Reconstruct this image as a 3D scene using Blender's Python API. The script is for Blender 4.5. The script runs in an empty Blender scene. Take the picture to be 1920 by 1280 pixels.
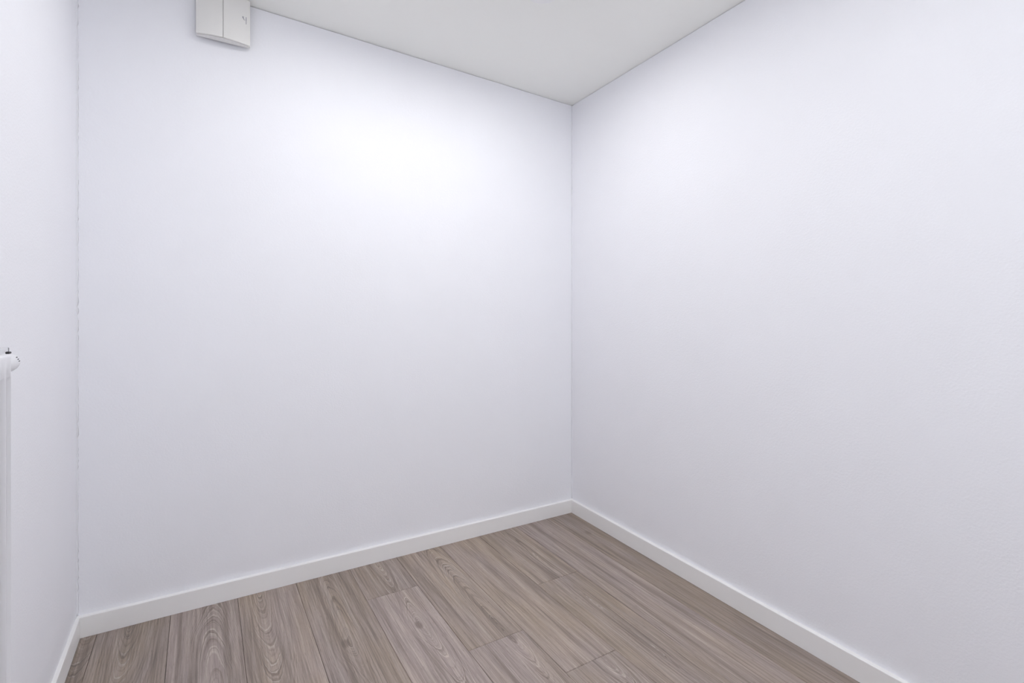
import bpy, bmesh, math, random
from mathutils import Vector, Matrix

random.seed(7)
scn = bpy.context.scene
col = scn.collection

# ------------------------------------------------------------------ camera
cam_data = bpy.data.cameras.new('camera')
cam_data.sensor_width = 36.0
cam_data.lens = 880.0 / 1920.0 * 36.0
cam_data.shift_y = -43.0 / 1920.0
cam_data.clip_start = 0.02
cam = bpy.data.objects.new('camera', cam_data)
cam.location = (0.0, 0.0, 1.2)
cam.rotation_euler = (math.radians(90), 0, 0)
col.objects.link(cam)
scn.camera = cam

# ------------------------------------------------------------------ world, exposure, lamps' strength
world = bpy.data.worlds.new('world')
scn.world = world
world.use_nodes = True
world.node_tree.nodes['Background'].inputs['Color'].default_value = (0.91, 0.95, 1.0, 1)
world.node_tree.nodes['Background'].inputs['Strength'].default_value = 5.0
scn.view_settings.view_transform = 'Standard'
scn.view_settings.look = 'None'
scn.view_settings.exposure = 0.0
scn.view_settings.gamma = 1.0
scn.view_settings.use_curve_mapping = False
scn.cycles.max_bounces = 14
scn.cycles.diffuse_bounces = 10
LAMP = 298.0                      # radiance of the downlights' opal lenses
LAMP_COLOR = (1.0, 1.0, 1.0)

# ------------------------------------------------------------------ room frame
# u runs along the right wall from the back corner towards the camera, v along the back wall to the left
CX, CY = 0.36745, 2.90269
RU = (0.498378, -0.866960)
RV = (-0.866960, -0.498378)
ROOM = Matrix(((RU[0], RV[0], 0, CX), (RU[1], RV[1], 0, CY), (0, 0, -1, 0), (0, 0, 0, 1)))
def P(u, v, z):
    return Vector((CX + RU[0]*u + RV[0]*v, CY + RU[1]*u + RV[1]*v, z))
U_FRONT = 3.55
V_LEFT0, LEFT_SLOPE = 2.2927, -0.07919          # skirting face of the left wall: v = V_LEFT0 + LEFT_SLOPE*u
def v_left(u): return V_LEFT0 + LEFT_SLOPE*u
def z_ceil(u, v): return 2.528 + 0.0227*v - 0.021*u

# ------------------------------------------------------------------ helpers
def link(name, mesh, mats, parent=None):
    o = bpy.data.objects.new(name, mesh)
    col.objects.link(o)
    for m in (mats if isinstance(mats, (list, tuple)) else [mats]):
        mesh.materials.append(m)
    if parent is not None:
        o.parent = parent
    return o
def pymesh(name, verts, faces, smooth=False):
    me = bpy.data.meshes.new(name)
    me.from_pydata([tuple(v) for v in verts], [], faces)
    bm = bmesh.new(); bm.from_mesh(me)
    bmesh.ops.recalc_face_normals(bm, faces=bm.faces)
    bm.to_mesh(me); bm.free()
    if smooth:
        for p in me.polygons: p.use_smooth = True
    return me
def from_bm(name, bm, smooth_angle=None):
    bmesh.ops.recalc_face_normals(bm, faces=bm.faces)
    me = bpy.data.meshes.new(name)
    bm.to_mesh(me); bm.free()
    if smooth_angle is not None:
        for p in me.polygons: p.use_smooth = True
        me.set_sharp_from_angle(angle=math.radians(smooth_angle))
    return me
def prism(poly, z0, z1):
    n = len(poly)
    zb = z0 if callable(z0) else (lambda x, y: z0)
    zt = z1 if callable(z1) else (lambda x, y: z1)
    vs = [(x, y, zb(x, y)) for x, y in poly] + [(x, y, zt(x, y)) for x, y in poly]
    fs = [tuple(range(n))[::-1], tuple(range(n, 2*n))] + [(i, (i+1) % n, n+(i+1) % n, n+i) for i in range(n)]
    return vs, fs
def add_box(bm, x0, x1, y0, y1, z0, z1, bevel=0.0, seg=2):
    vs = [bm.verts.new((x, y, z)) for z in (z0, z1) for y in (y0, y1) for x in (x0, x1)]
    fs = [bm.faces.new([vs[i] for i in q]) for q in ((0,2,3,1),(4,5,7,6),(0,1,5,4),(2,6,7,3),(0,4,6,2),(1,3,7,5))]
    if bevel:
        es = list({e for f in fs for e in f.edges})
        bmesh.ops.bevel(bm, geom=es, offset=bevel, segments=seg, affect='EDGES', profile=0.5)
def add_lathe(bm, prof, axis_pt, axis, n=32, cap0=True, cap1=True):
    """prof: list of (distance along axis, radius)"""
    axis = Vector(axis).normalized()
    a = axis.orthogonal().normalized(); b = axis.cross(a)
    rings = []
    for d, r in prof:
        if r < 1e-6:
            rings.append([bm.verts.new(Vector(axis_pt) + axis*d)])
        else:
            rings.append([bm.verts.new(Vector(axis_pt) + axis*d + (a*math.cos(t) + b*math.sin(t))*r)
                          for t in [2*math.pi*k/n for k in range(n)]])
    for A, B in zip(rings, rings[1:]):
        for k in range(n):
            if len(A) == 1 and len(B) == 1: continue
            if len(A) == 1: bm.faces.new((A[0], B[k], B[(k+1) % n]))
            elif len(B) == 1: bm.faces.new((A[k], A[(k+1) % n], B[0]))
            else: bm.faces.new((A[k], A[(k+1) % n], B[(k+1) % n], B[k]))
    if cap0 and len(rings[0]) > 1: bm.faces.new(rings[0])
    if cap1 and len(rings[-1]) > 1: bm.faces.new(rings[-1])
def structure(o): o['kind'] = 'structure'; return o
def empty(name, mat):
    o = bpy.data.objects.new(name, None); col.objects.link(o)
    o.matrix_world = mat; o.empty_display_size = 0.1
    return o
def tag(o, label, cat, group=None):
    o['label'] = label; o['category'] = cat
    if group: o['group'] = group
    return o

# ------------------------------------------------------------------ materials
def new_mat(name):
    m = bpy.data.materials.new(name); m.use_nodes = True
    nt = m.node_tree
    return m, nt, nt.nodes['Principled BSDF']
def plain(name, rgb, rough=0.5, spec=0.5, metal=0.0):
    m, nt, b = new_mat(name)
    b.inputs['Base Color'].default_value = (*rgb, 1)
    b.inputs['Roughness'].default_value = rough
    b.inputs['Specular IOR Level'].default_value = spec
    b.inputs['Metallic'].default_value = metal
    return m
def painted(name, rgb, rough, spec, scale, strength, dist=0.002, mottle=0.012):
    """flat emulsion with a fine roller stipple"""
    m, nt, b = new_mat(name)
    N, L = nt.nodes, nt.links
    tc = N.new('ShaderNodeTexCoord')
    n1 = N.new('ShaderNodeTexNoise'); n1.inputs['Scale'].default_value = scale; n1.inputs['Detail'].default_value = 4
    n2 = N.new('ShaderNodeTexNoise'); n2.inputs['Scale'].default_value = 5.0; n2.inputs['Detail'].default_value = 5
    L.new(tc.outputs['Object'], n1.inputs['Vector']); L.new(tc.outputs['Object'], n2.inputs['Vector'])
    bump = N.new('ShaderNodeBump'); bump.inputs['Strength'].default_value = strength; bump.inputs['Distance'].default_value = dist
    L.new(n1.outputs['Fac'], bump.inputs['Height']); L.new(bump.outputs['Normal'], b.inputs['Normal'])
    mx = N.new('ShaderNodeMix'); mx.data_type = 'RGBA'
    mx.inputs[6].default_value = (*[c*(1-mottle) for c in rgb], 1)
    mx.inputs[7].default_value = (*[min(1, c*(1+mottle)) for c in rgb], 1)
    L.new(n2.outputs['Fac'], mx.inputs[0]); L.new(mx.outputs[2], b.inputs['Base Color'])
    b.inputs['Roughness'].default_value = rough
    b.inputs['Specular IOR Level'].default_value = spec
    return m
M_WALL = painted('wall_paint', (0.838, 0.841, 0.876), 0.75, 0.25, 150, 0.30)
M_CEIL = painted('ceiling_paint', (0.872, 0.876, 0.846), 0.85, 0.2, 200, 0.08)
M_SKIRT = painted('skirting_paint', (0.85, 0.842, 0.834), 0.42, 0.4, 60, 0.03)
M_CAULK = painted('caulk', (0.835, 0.838, 0.872), 0.6, 0.3, 120, 0.25)
M_SUB = plain('subfloor', (0.05, 0.045, 0.04), 0.9)
M_BOX = plain('cream_plastic', (0.75, 0.74, 0.72), 0.38, 0.45)
M_BOX_GAP = plain('box_inner_grey', (0.13, 0.12, 0.11), 0.7)
M_MARK = plain('grey_print', (0.30, 0.30, 0.33), 0.6)
M_RAD = plain('radiator_enamel', (0.76, 0.76, 0.785), 0.32, 0.5)
M_RADBACK = plain('radiator_bracket_grey', (0.18, 0.18, 0.19), 0.5)
M_RAIL_SHADE = plain('rail_shade_grey', (0.30, 0.30, 0.32), 0.6)  # grey for the painted shade line behind the radiator rail
M_CLIP = plain('black_rubber', (0.02, 0.02, 0.022), 0.6)
M_HEAD = plain('thermostat_plastic', (0.78, 0.78, 0.80), 0.3, 0.5)
M_SLOT = plain('slot_dark', (0.05, 0.05, 0.055), 0.8)
M_CHROME = plain('nickel', (0.62, 0.61, 0.60), 0.25, 0.5, 1.0)
M_RING = plain('lamp_ring', (0.84, 0.84, 0.84), 0.4, 0.4)
def lens_mat():
    m, nt, b = new_mat('opal_lens_lit')
    b.inputs['Base Color'].default_value = (0.85, 0.85, 0.85, 1)
    b.inputs['Emission Color'].default_value = (*LAMP_COLOR, 1)
    b.inputs['Emission Strength'].default_value = LAMP
    return m
M_LENS = lens_mat()
def fill_glass_mat():
    m, nt, b = new_mat('fill_window_glass')
    tr = nt.nodes.new('ShaderNodeBsdfTransparent'); gl = nt.nodes.new('ShaderNodeBsdfGlossy'); gl.inputs['Roughness'].default_value = 0.02
    mx = nt.nodes.new('ShaderNodeMixShader'); mx.inputs[0].default_value = 0.06
    nt.links.new(tr.outputs[0], mx.inputs[1]); nt.links.new(gl.outputs[0], mx.inputs[2])
    nt.links.new(mx.outputs[0], nt.nodes['Material Output'].inputs['Surface'])
    return m
M_FILL_GLASS = fill_glass_mat()

def wood():
    m, nt, b = new_mat('grey_oak_planks')
    N, L = nt.nodes, nt.links
    def val(x): return x
    def math_(op, a, c=None, clamp=False):
        n = N.new('ShaderNodeMath'); n.operation = op; n.use_clamp = clamp
        for i, s in enumerate((a, c)):
            if s is None: continue
            if isinstance(s, (int, float)): n.inputs[i].default_value = s
            else: L.new(s, n.inputs[i])
        return n.outputs[0]
    def noise(vec, scale, detail=3.0, rough=0.5, dist=0.0):
        n = N.new('ShaderNodeTexNoise'); n.noise_dimensions = '3D'
        n.inputs['Scale'].default_value = scale; n.inputs['Detail'].default_value = detail
        n.inputs['Roughness'].default_value = rough; n.inputs['Distortion'].default_value = dist
        L.new(vec, n.inputs['Vector']); return n.outputs['Fac']
    def vec(x, y, z):
        n = N.new('ShaderNodeCombineXYZ')
        for i, s in enumerate((x, y, z)):
            if isinstance(s, (int, float)): n.inputs[i].default_value = s
            else: L.new(s, n.inputs[i])
        return n.outputs[0]
    def attr(name):
        n = N.new('ShaderNodeAttribute'); n.attribute_type = 'GEOMETRY'; n.attribute_name = name
        s = N.new('ShaderNodeSeparateXYZ'); L.new(n.outputs['Vector'], s.inputs[0])
        return s.outputs
    def maprange(x, a, c, d, e, smooth=True):
        n = N.new('ShaderNodeMapRange'); n.clamp = True
        n.interpolation_type = 'SMOOTHSTEP' if smooth else 'LINEAR'
        L.new(x, n.inputs[0])
        for i, s in enumerate((a, c, d, e)): n.inputs[1+i].default_value = s
        return n.outputs[0]
    def mix(f, c1, c2, blend='MIX'):
        n = N.new('ShaderNodeMix'); n.data_type = 'RGBA'; n.blend_type = blend; n.clamp_factor = True
        if isinstance(f, (int, float)): n.inputs[0].default_value = f
        else: L.new(f, n.inputs[0])
        for i, s in ((6, c1), (7, c2)):
            if isinstance(s, tuple): n.inputs[i].default_value = (*s, 1)
            else: L.new(s, n.inputs[i])
        return n.outputs[2]
    tc = N.new('ShaderNodeTexCoord')
    sp = N.new('ShaderNodeSeparateXYZ'); L.new(tc.outputs['Object'], sp.inputs[0])
    X, Y = sp.outputs[0], sp.outputs[1]
    g = attr('grain'); k = attr('knot'); t = attr('tone')       # grain: pith offset, depth, slope; knot: x, y, strength; tone: light, warm, seed
    seed = math_('MULTIPLY', t[2], 37.0)
    # growth rings cut along the board
    wv = noise(vec(math_('MULTIPLY', X, 3.0), math_('MULTIPLY', Y, 2.0), seed), 1.0, 3)
    w2 = noise(vec(math_('MULTIPLY', X, 2.2), 5.0, math_('ADD', seed, 9.0)), 1.0, 2)
    yy = math_('SUBTRACT', Y, math_('ADD', g[0], math_('MULTIPLY', math_('SUBTRACT', wv, 0.5), 0.05)))
    hh = math_('ADD', math_('ADD', g[1], math_('MULTIPLY', g[2], X)), math_('MULTIPLY', math_('SUBTRACT', w2, 0.5), 0.022))
    r = math_('SQRT', math_('ADD', math_('MULTIPLY', yy, yy), math_('MULTIPLY', hh, hh)))
    kx = math_('DIVIDE', math_('SUBTRACT', X, k[0]), 0.060)
    ky = math_('DIVIDE', math_('SUBTRACT', Y, k[1]), 0.034)
    kd2 = math_('ADD', math_('MULTIPLY', kx, kx), math_('MULTIPLY', ky, ky))
    kn = math_('MULTIPLY', k[2], math_('POWER', 2.718, math_('MULTIPLY', kd2, -0.5)))
    r = math_('SUBTRACT', r, math_('MULTIPLY', kn, 0.035))
    fine = noise(vec(math_('MULTIPLY', X, 14.0), math_('MULTIPLY', Y, 70.0), seed), 1.0, 3)
    r = math_('ADD', r, math_('MULTIPLY', math_('SUBTRACT', fine, 0.5), 0.004))
    ring1 = noise(vec(math_('MULTIPLY', r, 270.0), seed, 0.0), 1.0, 2, 0.6)
    ring2 = noise(vec(math_('MULTIPLY', r, 520.0), seed, 4.0), 1.0, 1, 0.5)
    dark = maprange(ring1, 0.48, 0.64, 0.0, 1.0)
    pale = maprange(ring2, 0.56, 0.68, 0.0, 1.0)
    # straight fibre, pores, wide streaks and blotches
    fib = noise(vec(math_('MULTIPLY', X, 5.0), math_('MULTIPLY', Y, 190.0), seed), 1.0, 4, 0.6)
    streak = noise(vec(math_('MULTIPLY', X, 1.3), math_('MULTIPLY', Y, 34.0), math_('ADD', seed, 3.0)), 1.0, 3, 0.55)
    pore = noise(vec(math_('MULTIPLY', X, 34.0), math_('MULTIPLY', Y, 520.0), seed), 1.0, 2, 0.5)
    pore = maprange(pore, 0.60, 0.74, 0.0, 1.0)
    blot = noise(vec(math_('MULTIPLY', X, 2.2), math_('MULTIPLY', Y, 7.0), math_('ADD', seed, 6.0)), 1.0, 3)
    warm = math_('ADD', math_('MULTIPLY', blot, 0.9), math_('SUBTRACT', t[1], 0.45), True)
    base = mix(maprange(warm, 0.25, 0.75, 0, 1), (0.345, 0.284, 0.262), (0.368, 0.292, 0.228))
    # cathedral figure is strongest around the pith line
    near = maprange(math_('ABSOLUTE', yy), 0.0, 0.095, 1.0, 0.35)
    c = mix(math_('MULTIPLY', math_('MULTIPLY', dark, near), 0.74), base, (0.175, 0.140, 0.120))
    c = mix(math_('MULTIPLY', math_('MULTIPLY', pale, near), 0.70), c, (0.520, 0.450, 0.400))
    c = mix(math_('MULTIPLY', maprange(streak, 0.48, 0.70, 0, 1), 0.62), c, (0.185, 0.150, 0.130))
    c = mix(math_('MULTIPLY', maprange(streak, 0.50, 0.28, 0, 1), 0.40), c, (0.440, 0.375, 0.335))
    f2 = maprange(fib, 0.3, 0.7, 0.72, 1.24, False)
    c = mix(1.0, c, vec(f2, f2, f2), 'MULTIPLY')
    c = mix(math_('MULTIPLY', pore, 0.50), c, (0.13, 0.10, 0.088))
    heart = maprange(kd2, 0.02, 0.32, 1.0, 0.0)
    c = mix(math_('MULTIPLY', math_('MULTIPLY', heart, k[2]), 0.55, True), c, (0.135, 0.105, 0.09))
    c = mix(1.0, c, vec(t[0], t[0], t[0]), 'MULTIPLY')
    L.new(c, b.inputs['Base Color'])
    b.inputs['Roughness'].default_value = 0.55
    b.inputs['Specular IOR Level'].default_value = 0.35
    bump = N.new('ShaderNodeBump'); bump.inputs['Strength'].default_value = 0.25; bump.inputs['Distance'].default_value = 0.0006
    hgt = math_('SUBTRACT', fib, math_('MULTIPLY', pore, 0.8))
    L.new(hgt, bump.inputs['Height']); L.new(bump.outputs['Normal'], b.inputs['Normal'])
    return m
M_WOOD = wood()

# ------------------------------------------------------------------ room shell
SK = 0.018       # skirting thickness
WT = 0.10        # wall thickness
UB = -SK; VR = -SK
SKL = 0.012      # the left board is thinner
def vl_wall(u): return v_left(u) + SKL*1.003
def uvpoly(pts): return [tuple(P(u, v, 0)[:2]) for u, v in pts]
def slab(name, uvpts, z0, z1, mat):
    vs, fs = prism(uvpoly(uvpts), z0, z1)
    return structure(link(name, pymesh(name, vs, fs), mat))
def inv(x, y):
    dx, dy = x-CX, y-CY
    return dx*RU[0]+dy*RU[1], dx*RV[0]+dy*RV[1]
def zc_xy(off):
    def f(x, y):
        u, v = inv(x, y); return z_ceil(u, v) + off
    return f
top = zc_xy(-0.0025)
FL = slab('floor', [(UB-WT, VR-WT), (UB-WT, vl_wall(UB)+WT), (U_FRONT+WT, vl_wall(U_FRONT)+WT), (U_FRONT+WT, VR-WT)], -0.12, -0.0095, M_SUB)
slab('ceiling', [(UB-WT, VR-WT), (UB-WT, vl_wall(UB)+WT+0.02), (U_FRONT+WT, vl_wall(U_FRONT)+WT+0.02), (U_FRONT+WT, VR-WT)], zc_xy(0), zc_xy(0.12), M_CEIL)
slab('wall_back', [(UB-WT, VR-WT), (UB, VR-WT), (UB, vl_wall(UB)+WT), (UB-WT, vl_wall(UB)+WT)], -0.009, top, M_WALL)
slab('wall_right', [(UB, VR-WT), (U_FRONT, VR-WT), (U_FRONT, VR), (UB, VR)], -0.009, top, M_WALL)
slab('wall_left', [(UB, vl_wall(UB)), (U_FRONT, vl_wall(U_FRONT)), (U_FRONT, vl_wall(U_FRONT)+WT), (UB, vl_wall(UB)+WT)], -0.009, top, M_WALL)
# front wall, behind the camera, with an unseen window opening added for fill light
WV0, WV1, WZ0, WZ1 = 0.45, 1.75, 0.95, 2.25
def boxes_uv(name, boxes, mat):
    vs, fs = [], []
    for u0, u1, v0, v1, z0, z1 in boxes:
        a, q = prism(uvpoly([(u0, v0), (u1, v0), (u1, v1), (u0, v1)]), z0, z1)
        fs += [tuple(i+len(vs) for i in f) for f in q]; vs += a
    return structure(link(name, pymesh(name, vs, fs), mat))
VE = vl_wall(U_FRONT)+WT
boxes_uv('wall_front', [(U_FRONT, U_FRONT+WT, VR-WT, WV0, -0.009, top), (U_FRONT, U_FRONT+WT, WV1, VE, -0.009, top),
                        (U_FRONT, U_FRONT+WT, WV0, WV1, -0.009, WZ0), (U_FRONT, U_FRONT+WT, WV0, WV1, WZ1, top)], M_WALL)
f0, f1, fw = U_FRONT+0.035, U_FRONT+0.085, 0.055
FILL_WIN = boxes_uv('fill_window_1', [(f0, f1, WV0+0.001, WV0+fw, WZ0+0.001, WZ1-0.001), (f0, f1, WV1-fw, WV1-0.001, WZ0+0.001, WZ1-0.001),
                      (f0, f1, WV0+fw, WV1-fw, WZ0+0.001, WZ0+fw), (f0, f1, WV0+fw, WV1-fw, WZ1-fw, WZ1-0.001),
                      (f0, f1, (WV0+WV1)/2-0.03, (WV0+WV1)/2+0.03, WZ0+fw, WZ1-fw)], M_SKIRT)  # invented window, lets the sky brighten the room from behind the camera
for va, vb in ((WV0+fw, (WV0+WV1)/2-0.03), ((WV0+WV1)/2+0.03, WV1-fw)):
    a_, q_ = prism(uvpoly([(f0+0.022, va), (f0+0.026, va), (f0+0.026, vb), (f0+0.022, vb)]), WZ0+fw, WZ1-fw)
    link('fill_window_pane', pymesh('fill_window_pane', a_, q_), M_FILL_GLASS, FILL_WIN)

# ------------------------------------------------------------------ laminate planks
# seams: v at the back wall and drift per metre towards the camera
SEAMS = [(2.244, -0.068), (2.016, -0.068), (1.782, -0.056), (1.554, -0.056), (1.320, -0.049),
         (1.094, -0.048), (0.862, -0.046), (0.633, -0.040), (0.395, -0.022), (0.168, -0.012)]
U0, U1 = -0.010, U_FRONT - 0.004
def seam_v(i, u):
    if i < 0: return v_left(u) + 0.010
    if i >= len(SEAMS): return -0.010
    a, s = SEAMS[i]
    return a + s*u
# rows from the left wall to the right wall: joints, then per plank (pith v, depth, slope, light, warm, knots)
ROWS = [
    [1.9],
    [1.55, 2.9],
    [0.98, 2.3],
    [1.30, 2.6],
    [0.90, 2.2],
    [0.292, 1.62, 2.95],
    [0.785, 2.1],
    [1.045, 2.4],
    [0.555, 1.88],
    [1.62, 2.95],
    [2.0],
]
# (row, plank): pith position across 0..1, depth, slope, light, warm, knot (u, v, strength)
LOOK = {
    (0, 0): (0.5, 0.06, 0.10, 0.84, 0.45, None),
    (1, 0): (0.57, 0.012, 0.10, 0.86, 0.48, None),
    (2, 0): (0.39, -0.075, 0.105, 0.97, 0.30, None),
    (3, 0): (0.62, 0.005, 0.11, 1.03, 0.50, None),
    (4, 0): (0.49, -0.043, 0.08, 0.95, 0.55, (0.524, 1.434, 0.9)),
    (5, 0): (0.45, 0.000, 0.11, 0.93, 0.40, None),
    (5, 1): (0.38, -0.027, 0.10, 1.10, 0.30, (0.557, 1.165, 1.0)),
    (6, 0): (0.27, -0.080, 0.10, 1.02, 0.58, None),
    (6, 1): (0.27, 0.000, 0.12, 1.07, 0.32, (0.80, 0.880, 0.7)),
    (7, 0): (-0.9, 0.03, 0.06, 1.04, 0.52, None),
    (7, 1): (0.30, 0.02, 0.12, 0.97, 0.50, None),
    (8, 0): (0.35, -0.03, 0.06, 0.97, 0.52, None),
    (8, 1): (0.42, -0.02, 0.05, 0.93, 0.50, None),
    (9, 0): (1.9, 0.02, 0.05, 1.02, 0.42, None),
    (10, 0): (-1.4, 0.02, 0.05, 0.86, 0.55, (0.263, 0.082, 0.6)),
}
def plank(row, idx, ua, ub):
    g = 0.0005
    quad = [(ua+g, seam_v(row, ua)+g), (ub-g, seam_v(row, ub)+g), (ub-g, seam_v(row-1, ub)-g), (ua+g, seam_v(row-1, ua)-g)]
    o_u, o_v = ua, seam_v(row, ua)
    ang = math.atan2((seam_v(row, ub)+seam_v(row-1, ub)-seam_v(row, ua)-seam_v(row-1, ua))*0.5, ub-ua)
    ca, sa = math.cos(ang), math.sin(ang)
    loc = lambda u, v: ((u-o_u)*ca + (v-o_v)*sa, -(u-o_u)*sa + (v-o_v)*ca)
    q = [loc(u, v) for u, v in quad]
    w = q[3][1]-q[0][1]
    b = 0.0014
    inn = [(q[0][0]+b, q[0][1]+b), (q[1][0]-b, q[1][1]+b), (q[2][0]-b, q[2][1]-b), (q[3][0]+b, q[3][1]-b)]
    # local z points down in the ROOM frame, so heights are negated
    vs = [(x, y, 0.0) for x, y in inn] + [(x, y, 0.0014) for x, y in q] + [(x, y, 0.009) for x, y in q]
    fs = [(0, 1, 2, 3)] + [(i, 4+i, 4+(i+1) % 4, (i+1) % 4) for i in range(4)] \
       + [(4+i, 8+i, 8+(i+1) % 4, 4+(i+1) % 4) for i in range(4)] + [(8, 11, 10, 9)]
    me = pymesh('plank', vs, fs)
    d = LOOK.get((row, idx))
    if d is None:
        d = (random.uniform(0.25, 0.75), random.uniform(-0.05, 0.2), random.choice([-1, 1])*random.uniform(0.02, 0.2),
             random.uniform(0.9, 1.05), random.uniform(0.35, 0.58), None)
    pv, h0, hs, light, wm, knot = d
    kn = (*loc(knot[0], knot[1]), knot[2]) if knot else (9.0, 9.0, 0.0)
    seed = row*1.37 + idx*0.61 + 0.3
    for nm, val in (('grain', (pv*w, h0, hs)), ('knot', kn), ('tone', (light, wm, seed))):
        a = me.attributes.new(nm, 'FLOAT_VECTOR', 'POINT')
        a.data.foreach_set('vector', list(val)*len(me.vertices))
    o = link('plank', me, M_WOOD, FL)
    o.matrix_world = ROOM @ Matrix.Translation((o_u, o_v, 0)) @ Matrix.Rotation(ang, 4, 'Z')
for r, joints in enumerate(ROWS):
    cuts = [U0] + joints + [U1]
    for i in range(len(cuts)-1):
        plank(r, i, cuts[i], cuts[i+1])

# ------------------------------------------------------------------ skirting boards
SH = 0.0785
def skirting(name, a, b, outward, thick=SK):
    """a, b: (u, v) ends of the visible face on the floor; outward: (u, v) unit vector to the wall"""
    prof = [(0.0, 0.0006), (0.0, SH-0.0022), (0.0007, SH-0.0007), (0.0022, SH), (thick-0.0002, SH), (thick-0.0002, 0.0006)]
    vs = []
    for e in (a, b):
        for d, z in prof:
            vs.append(P(e[0]+outward[0]*d, e[1]+outward[1]*d, z))
    n = len(prof)
    fs = [tuple(range(n)), tuple(range(n, 2*n))[::-1]] + [(i, n+i, n+(i+1) % n, (i+1) % n) for i in range(n)]
    return structure(link(name, pymesh(name, vs, fs), M_SKIRT))
ln = math.hypot(1, LEFT_SLOPE)
skirting('baseboard_back', (0, -SK+0.0005), (0, v_left(0)+SKL-0.0005), (-1, 0))
skirting('baseboard_right', (0.0005, 0), (U_FRONT-0.001, 0), (0, -1))
skirting('baseboard_left', (0.0009, v_left(0.0009)), (U_FRONT-0.001, v_left(U_FRONT-0.001)), (-LEFT_SLOPE/ln, 1/ln), SKL)

# ------------------------------------------------------------------ paint-over caulk beads in the corners
def bead(name, u, v, du, dv, r, jit, z0, z1, step, mat):
    """a filled inside corner: ragged quarter-round strip from z0 to z1"""
    rnd = random.Random(3)
    n = int((z1-z0)/step)
    vs, fs = [], []
    for i in range(n+1):
        z = z0 + (z1-z0)*i/n
        ra = r + jit*rnd.uniform(-1, 1); rb = r + jit*rnd.uniform(-1, 1); rc = r*0.42 + 0.25*jit*rnd.uniform(-1, 1)
        vs += [P(u, v, z), P(u+du*0.0, v+dv*rb, z), P(u+du*rc, v+dv*rc, z), P(u+du*ra, v, z)]
    for i in range(n):
        for k in (1, 2):
            a = 4*i+k
            fs.append((a, a+1, a+5, a+4))
    fs += [(0, 1, 2, 3), (4*n+3, 4*n+2, 4*n+1, 4*n)]
    fs += [x for i in range(n) for x in ((4*i, 4*i+1, 4*i+5, 4*i+4), (4*i+3, 4*i, 4*i+4, 4*i+7))]
    return structure(link(name, pymesh(name, vs, fs, smooth=True), mat))
bead('trim_1', UB, vl_wall(UB), 1, -1, 0.0045, 0.0022, SH+0.001, z_ceil(0, 2.3)-0.003, 0.011, M_CAULK)
bead('trim_2', UB, VR, 1, 1, 0.0055, 0.0006, SH+0.001, z_ceil(0, 0)-0.003, 0.03, M_CAULK)

# ------------------------------------------------------------------ ceiling downlights
def downlight(u, v, label):
    # local z follows the slightly sloping ceiling; the fitting hangs below it
    slope = Vector((RU[0]*-0.021+RV[0]*0.0227, RU[1]*-0.021+RV[1]*0.0227, 0))
    q = Vector((-slope.x, -slope.y, 1)).to_track_quat('Z', 'Y')
    root = empty('ceiling_downlight', Matrix.Translation(P(u, v, z_ceil(u, v))) @ q.to_matrix().to_4x4())
    nrm = Vector((0, 0, -1))
    bm = bmesh.new()
    add_lathe(bm, [(0.0002, 0.0425), (0.0022, 0.0425), (0.0036, 0.0440), (0.0042, 0.0470), (0.0042, 0.0690), (0.0038, 0.0725), (0.0026, 0.0745), (0.0002, 0.0750)], (0, 0, 0), nrm, 64, False, False)
    link('trim_ring', from_bm('trim_ring', bm, 40), M_RING, root)
    bm = bmesh.new()
    add_lathe(bm, [(0.0006, 0.0424), (0.0016, 0.0410), (0.0024, 0.0330), (0.0029, 0.0200), (0.0031, 0.0)], (0, 0, 0), nrm, 48, True, False)
    link('opal_lens', from_bm('opal_lens', bm, 60), M_LENS, root)
    return tag(root, label, 'light', 'round ceiling downlights')
downlight(0.745, 0.709, 'round white ceiling downlight nearest the right wall and the back corner')
downlight(0.735, 1.41, 'round white ceiling downlight in front of the cream wall box')
downlight(1.84, 0.92, 'round white ceiling downlight in the middle of the ceiling, farthest from the back wall')

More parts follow.
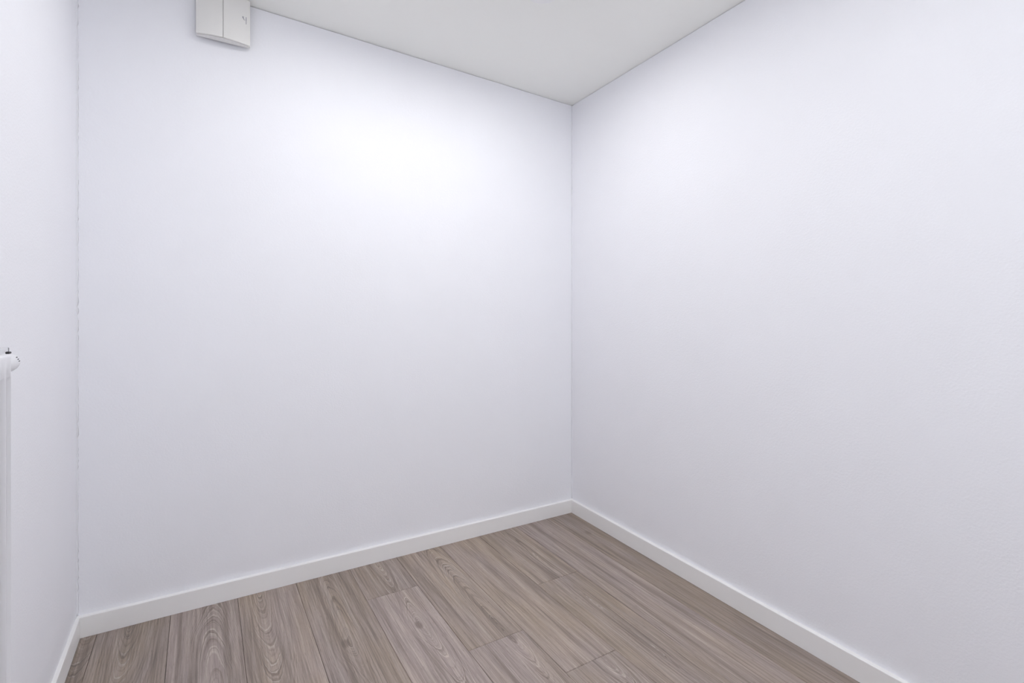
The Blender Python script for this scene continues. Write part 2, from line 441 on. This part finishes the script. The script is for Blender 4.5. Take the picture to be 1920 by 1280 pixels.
# ------------------------------------------------------------------ cream wall box high on the back wall
def wall_box():
    # local frame: x along v (to the left), y out of the wall (u), z up
    v0, v1, zb, zt = 1.7355, 1.9295, 2.3695, 2.5630
    vc, hw, hh = (v0+v1)/2, (v1-v0)/2, (zt-zb)/2
    o = P(UB+0.016, vc, zb)
    M = Matrix(((RV[0], RU[0], 0, o.x), (RV[1], RU[1], 0, o.y), (0, 0, 1, o.z), (0, 0, 0, 1)))
    root = empty('wall_box', M)
    H = zt-zb
    def bow(x, e, c):                     # depth of the curved front
        return e + (c-e)*(1-(x/hw)**2)
    def curved(name, x0, x1, z0, z1, back, e, c, mat, n=14, bev=0.0015):
        bm = bmesh.new()
        xs = [x0+(x1-x0)*i/n for i in range(n+1)]
        rows = []
        for x in xs:
            yf = bow(x, e, c)
            yb = back if not callable(back) else back(x)
            rows.append([bm.verts.new((x, yb, z0)), bm.verts.new((x, yf, z0)), bm.verts.new((x, yf, z1)), bm.verts.new((x, yb, z1))])
        for A, B in zip(rows, rows[1:]):
            for k in range(4):
                bm.faces.new((A[k], A[(k+1) % 4], B[(k+1) % 4], B[k]))
        bm.faces.new(rows[0]); bm.faces.new(rows[-1][::-1])
        bmesh.ops.recalc_face_normals(bm, faces=bm.faces)
        es = [ed for ed in bm.edges if len(ed.link_faces) == 2 and ed.calc_face_angle(0) > 0.8]
        bmesh.ops.bevel(bm, geom=es, offset=bev, segments=2, affect='EDGES')
        return link(name, from_bm(name, bm, 35), mat, root)
    # back plate, body, dark recess and two halves of the front cover
    bm = bmesh.new(); add_box(bm, -hw+0.020, hw-0.020, -0.0158, 0.003, 0.014, H-0.010)
    link('back_plate', from_bm('back_plate', bm), M_BOX_GAP, root)
    curved('housing', -hw+0.0005, hw-0.0005, 0.0010, H, 0.0005, 0.0165, 0.0345, M_BOX)
    curved('cover_recess', -hw+0.003, hw-0.003, 0.0080, H-0.003, 0.010, 0.0205, 0.0385, M_BOX_GAP, bev=0.0004)
    seam = 0.0015
    f = lambda x: bow(x, 0.0210, 0.0390)
    a = curved('front_cover', -hw, seam-0.0006, 0.0, H, f, 0.0250, 0.0430, M_BOX)
    b = curved('front_cover', seam+0.0006, hw, 0.0, H, f, 0.0250, 0.0430, M_BOX)
    # small grey printed mark: a slim upright stroke and a wedge beside it
    def flat(name, pts):
        vs = []
        for dy in (0.0000, 0.0003):
            for x, z in pts: vs.append((x, bow(x, 0.0250, 0.0430)+dy, z))
        n = len(pts)
        fs = [tuple(range(n))[::-1], tuple(range(n, 2*n))] + [(i, (i+1) % n, n+(i+1) % n, n+i) for i in range(n)]
        link(name, pymesh(name, vs, fs), M_MARK, a)
    x0 = 1.7505-vc; z0 = 2.457-zb
    flat('printed_mark', [(x0-0.0012, z0), (x0+0.0012, z0), (x0+0.0012, z0+0.012), (x0+0.0020, z0+0.017), (x0+0.0010, z0+0.030), (x0-0.0012, z0+0.030)])
    flat('printed_mark', [(x0+0.0095, z0+0.024), (x0+0.0050, z0+0.0135), (x0+0.0072, z0+0.0135), (x0+0.0140, z0+0.022), (x0+0.0145, z0+0.028), (x0+0.0085, z0+0.028)])
    tag(root, 'cream plastic box with bowed two-part front, fixed high on the back wall under the ceiling', 'wall box')
wall_box()

# ------------------------------------------------------------------ panel radiator on the left wall
def radiator():
    # local frame: x along the left wall towards the camera, y out into the room, z up; y=0 is the skirting face line
    L0 = P(0, V_LEFT0, 0)
    tx = Vector((RU[0]+RV[0]*LEFT_SLOPE, RU[1]+RV[1]*LEFT_SLOPE, 0)).normalized()
    ny = Vector((-tx.y, tx.x, 0))
    M = Matrix(((tx.x, ny.x, 0, L0.x), (tx.y, ny.y, 0, L0.y), (0, 0, 1, 0), (0, 0, 0, 1)))
    root = empty('panel_radiator', M @ Matrix.Translation((1.10, 0, 0.12)))
    R = Matrix.Translation((-1.10, 0, -0.12))
    ZT, ZB = 1.1315, 0.12
    def put(name, me, mat, parent=None):
        o = link(name, me, mat, parent or root)
        if parent is None: o.matrix_local = R
        return o
    # pressed front panel: plain collector band on top, flutes below
    def pressed(name, t0, npitch, yf, zt, zb, thick, depth=0.0105, pitch=0.0333):
        prof = []
        for k in range(npitch):
            s = t0+0.0062 + k*pitch
            prof += [(s, 0), (s+0.006, 1), (s+0.0235, 1), (s+0.0285, 0)]
        t1 = t0+0.0062+npitch*pitch
        xs = [(t0+0.0012, 0, 0.0012), (t0, 0, 0.004)][::-1] + [(x, d, 0.0) for x, d in prof] + [(t1-0.0012, 0, 0.0012), (t1, 0, 0.004)]
        xs.sort(key=lambda q: q[0])
        zrows = [(zb, 0, 0.004), (zb+0.0012, 0, 0.0012), (zb+0.004, 0, 0), (zb+0.040, 0, 0), (zb+0.056, 1, 0),
                 (zt-0.052, 1, 0), (zt-0.0405, 0, 0), (zt-0.0058, 0, 0), (zt-0.0028, 0, 0.0009), (zt-0.0009, 0, 0.0029), (zt, 0, 0.006)]
        vs, fs = [], []
        nx = len(xs)
        for z, fl, rb in zrows:
            for x, d, ra in xs:
                vs.append((x, yf - depth*d*fl - max(rb, ra), z))
        nz = len(zrows)
        for j in range(nz-1):
            for i in range(nx-1):
                a = j*nx+i
                fs.append((a, a+1, a+nx+1, a+nx))
        base = len(vs)                      # back face, flat
        vs += [(t0, yf-thick, zb), (t1, yf-thick, zb), (t1, yf-thick, zt), (t0, yf-thick, zt)]
        fs.append((base, base+1, base+2, base+3))
        fs.append(tuple(range(nx)) + (base+1, base))
        fs.append(tuple((nz-1)*nx+i for i in range(nx)) + (base+2, base+3))
        fs.append(tuple(j*nx for j in range(nz)) + (base+3, base))
        fs.append(tuple(j*nx+nx-1 for j in range(nz)) + (base+2, base+1))
        me = pymesh(name, vs, fs, smooth=True)
        me.set_sharp_from_angle(angle=math.radians(50))
        return me
    put('front_panel', pressed('front_panel', 1.086, 21, 0.060, ZT, ZB, 0.0150), M_RAD)
    bm = bmesh.new(); add_box(bm, 1.094, 1.79, 0.020, 0.031, ZB, 1.1300, 0.002, 2)
    put('rear_panel', from_bm('rear_panel', bm, 40), M_RAD)
    bm = bmesh.new(); add_box(bm, 0.9735, 1.79, 0.019, 0.0300, 1.1306, 1.1392, 0.0012, 2)
    put('top_rail', from_bm('top_rail', bm, 40), M_RAD)
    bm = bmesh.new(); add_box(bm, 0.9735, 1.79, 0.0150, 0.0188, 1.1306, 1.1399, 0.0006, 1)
    put('rail_shade_strip', from_bm('rail_shade_strip', bm), M_RAIL_SHADE)  # thin grey strip standing in for the shadow between rail and wall
    bm = bmesh.new(); add_box(bm, 0.9695, 0.9732, 0.019, 0.0305, 1.1304, 1.1393, 0.0006, 1)
    put('rail_end_cap', from_bm('rail_end_cap', bm), M_RADBACK)
    bm = bmesh.new(); add_box(bm, 1.075, 1.79, 0.0305, 0.0450, 1.1255, 1.1280, 0.0006, 1)
    put('top_grille', from_bm('top_grille', bm), M_RAD)
    bm = bmesh.new(); add_box(bm, 1.022, 1.034, 0.039, 0.0455, 1.1296, 1.1342, 0.0012, 1)
    put('rubber_clip', from_bm('rubber_clip', bm), M_CLIP)
    # wall brackets behind the rear panel
    for x in (1.25, 1.65):
        bm = bmesh.new(); add_box(bm, x-0.015, x+0.015, -0.0118, 0.0198, 0.80, 1.08, 0.001, 1)
        put('wall_bracket', from_bm('wall_bracket', bm), M_RAD)
    # valve and thermostatic head at the top corner
    bm = bmesh.new()
    add_lathe(bm, [(0.0, 0.010), (0.016, 0.010), (0.016, 0.014), (0.032, 0.014)], (1.088, 0.034, 1.109), (-1, -0.08, 0), 20)
    put('valve_body', from_bm('valve_body', bm, 35), M_CHROME)
    bm = bmesh.new()
    add_lathe(bm, HEAD, (HEAD_T, 0.030, 1.109), (-1, 0, 0), 48)
    head = put('thermostat_head', from_bm('thermostat_head', bm, 50), M_HEAD)
    for c, n in SLOTS:
        c, n = Vector(c), Vector(n).normalized()
        tg = n.cross(Vector((0, 0, 1))).normalized(); up = tg.cross(n)
        bm = bmesh.new()
        add_box(bm, -0.0050, 0.0050, -0.0009, 0.0009, -0.0015, 0.0006)
        bm.transform(Matrix(((tg.x, up.x, n.x, c.x), (tg.y, up.y, n.y, c.y), (tg.z, up.z, n.z, c.z), (0, 0, 0, 1))))
        put('vent_slot', from_bm('vent_slot', bm), M_SLOT, head)
    tag(root, 'white fluted panel radiator with a thermostat head, hung on the left wall', 'radiator')
HEAD_T = 1.058
HEAD = [(0, 0.0165), (0.002, 0.0186), (0.006, 0.0196), (0.050, 0.0197), (0.064, 0.0195), (0.078, 0.0186), (0.088, 0.0170), (0.096, 0.0142), (0.102, 0.0102), (0.1055, 0.0052), (0.1068, 0.0)]
SLOTS = [((0.9907, 0.0459, 1.12), (-0.064, 0.821, 0.567)), ((0.9907, 0.048, 1.1159), (-0.064, 0.931, 0.359)), ((0.9875, 0.0488, 1.112), (-0.064, 0.986, 0.157))]
radiator()
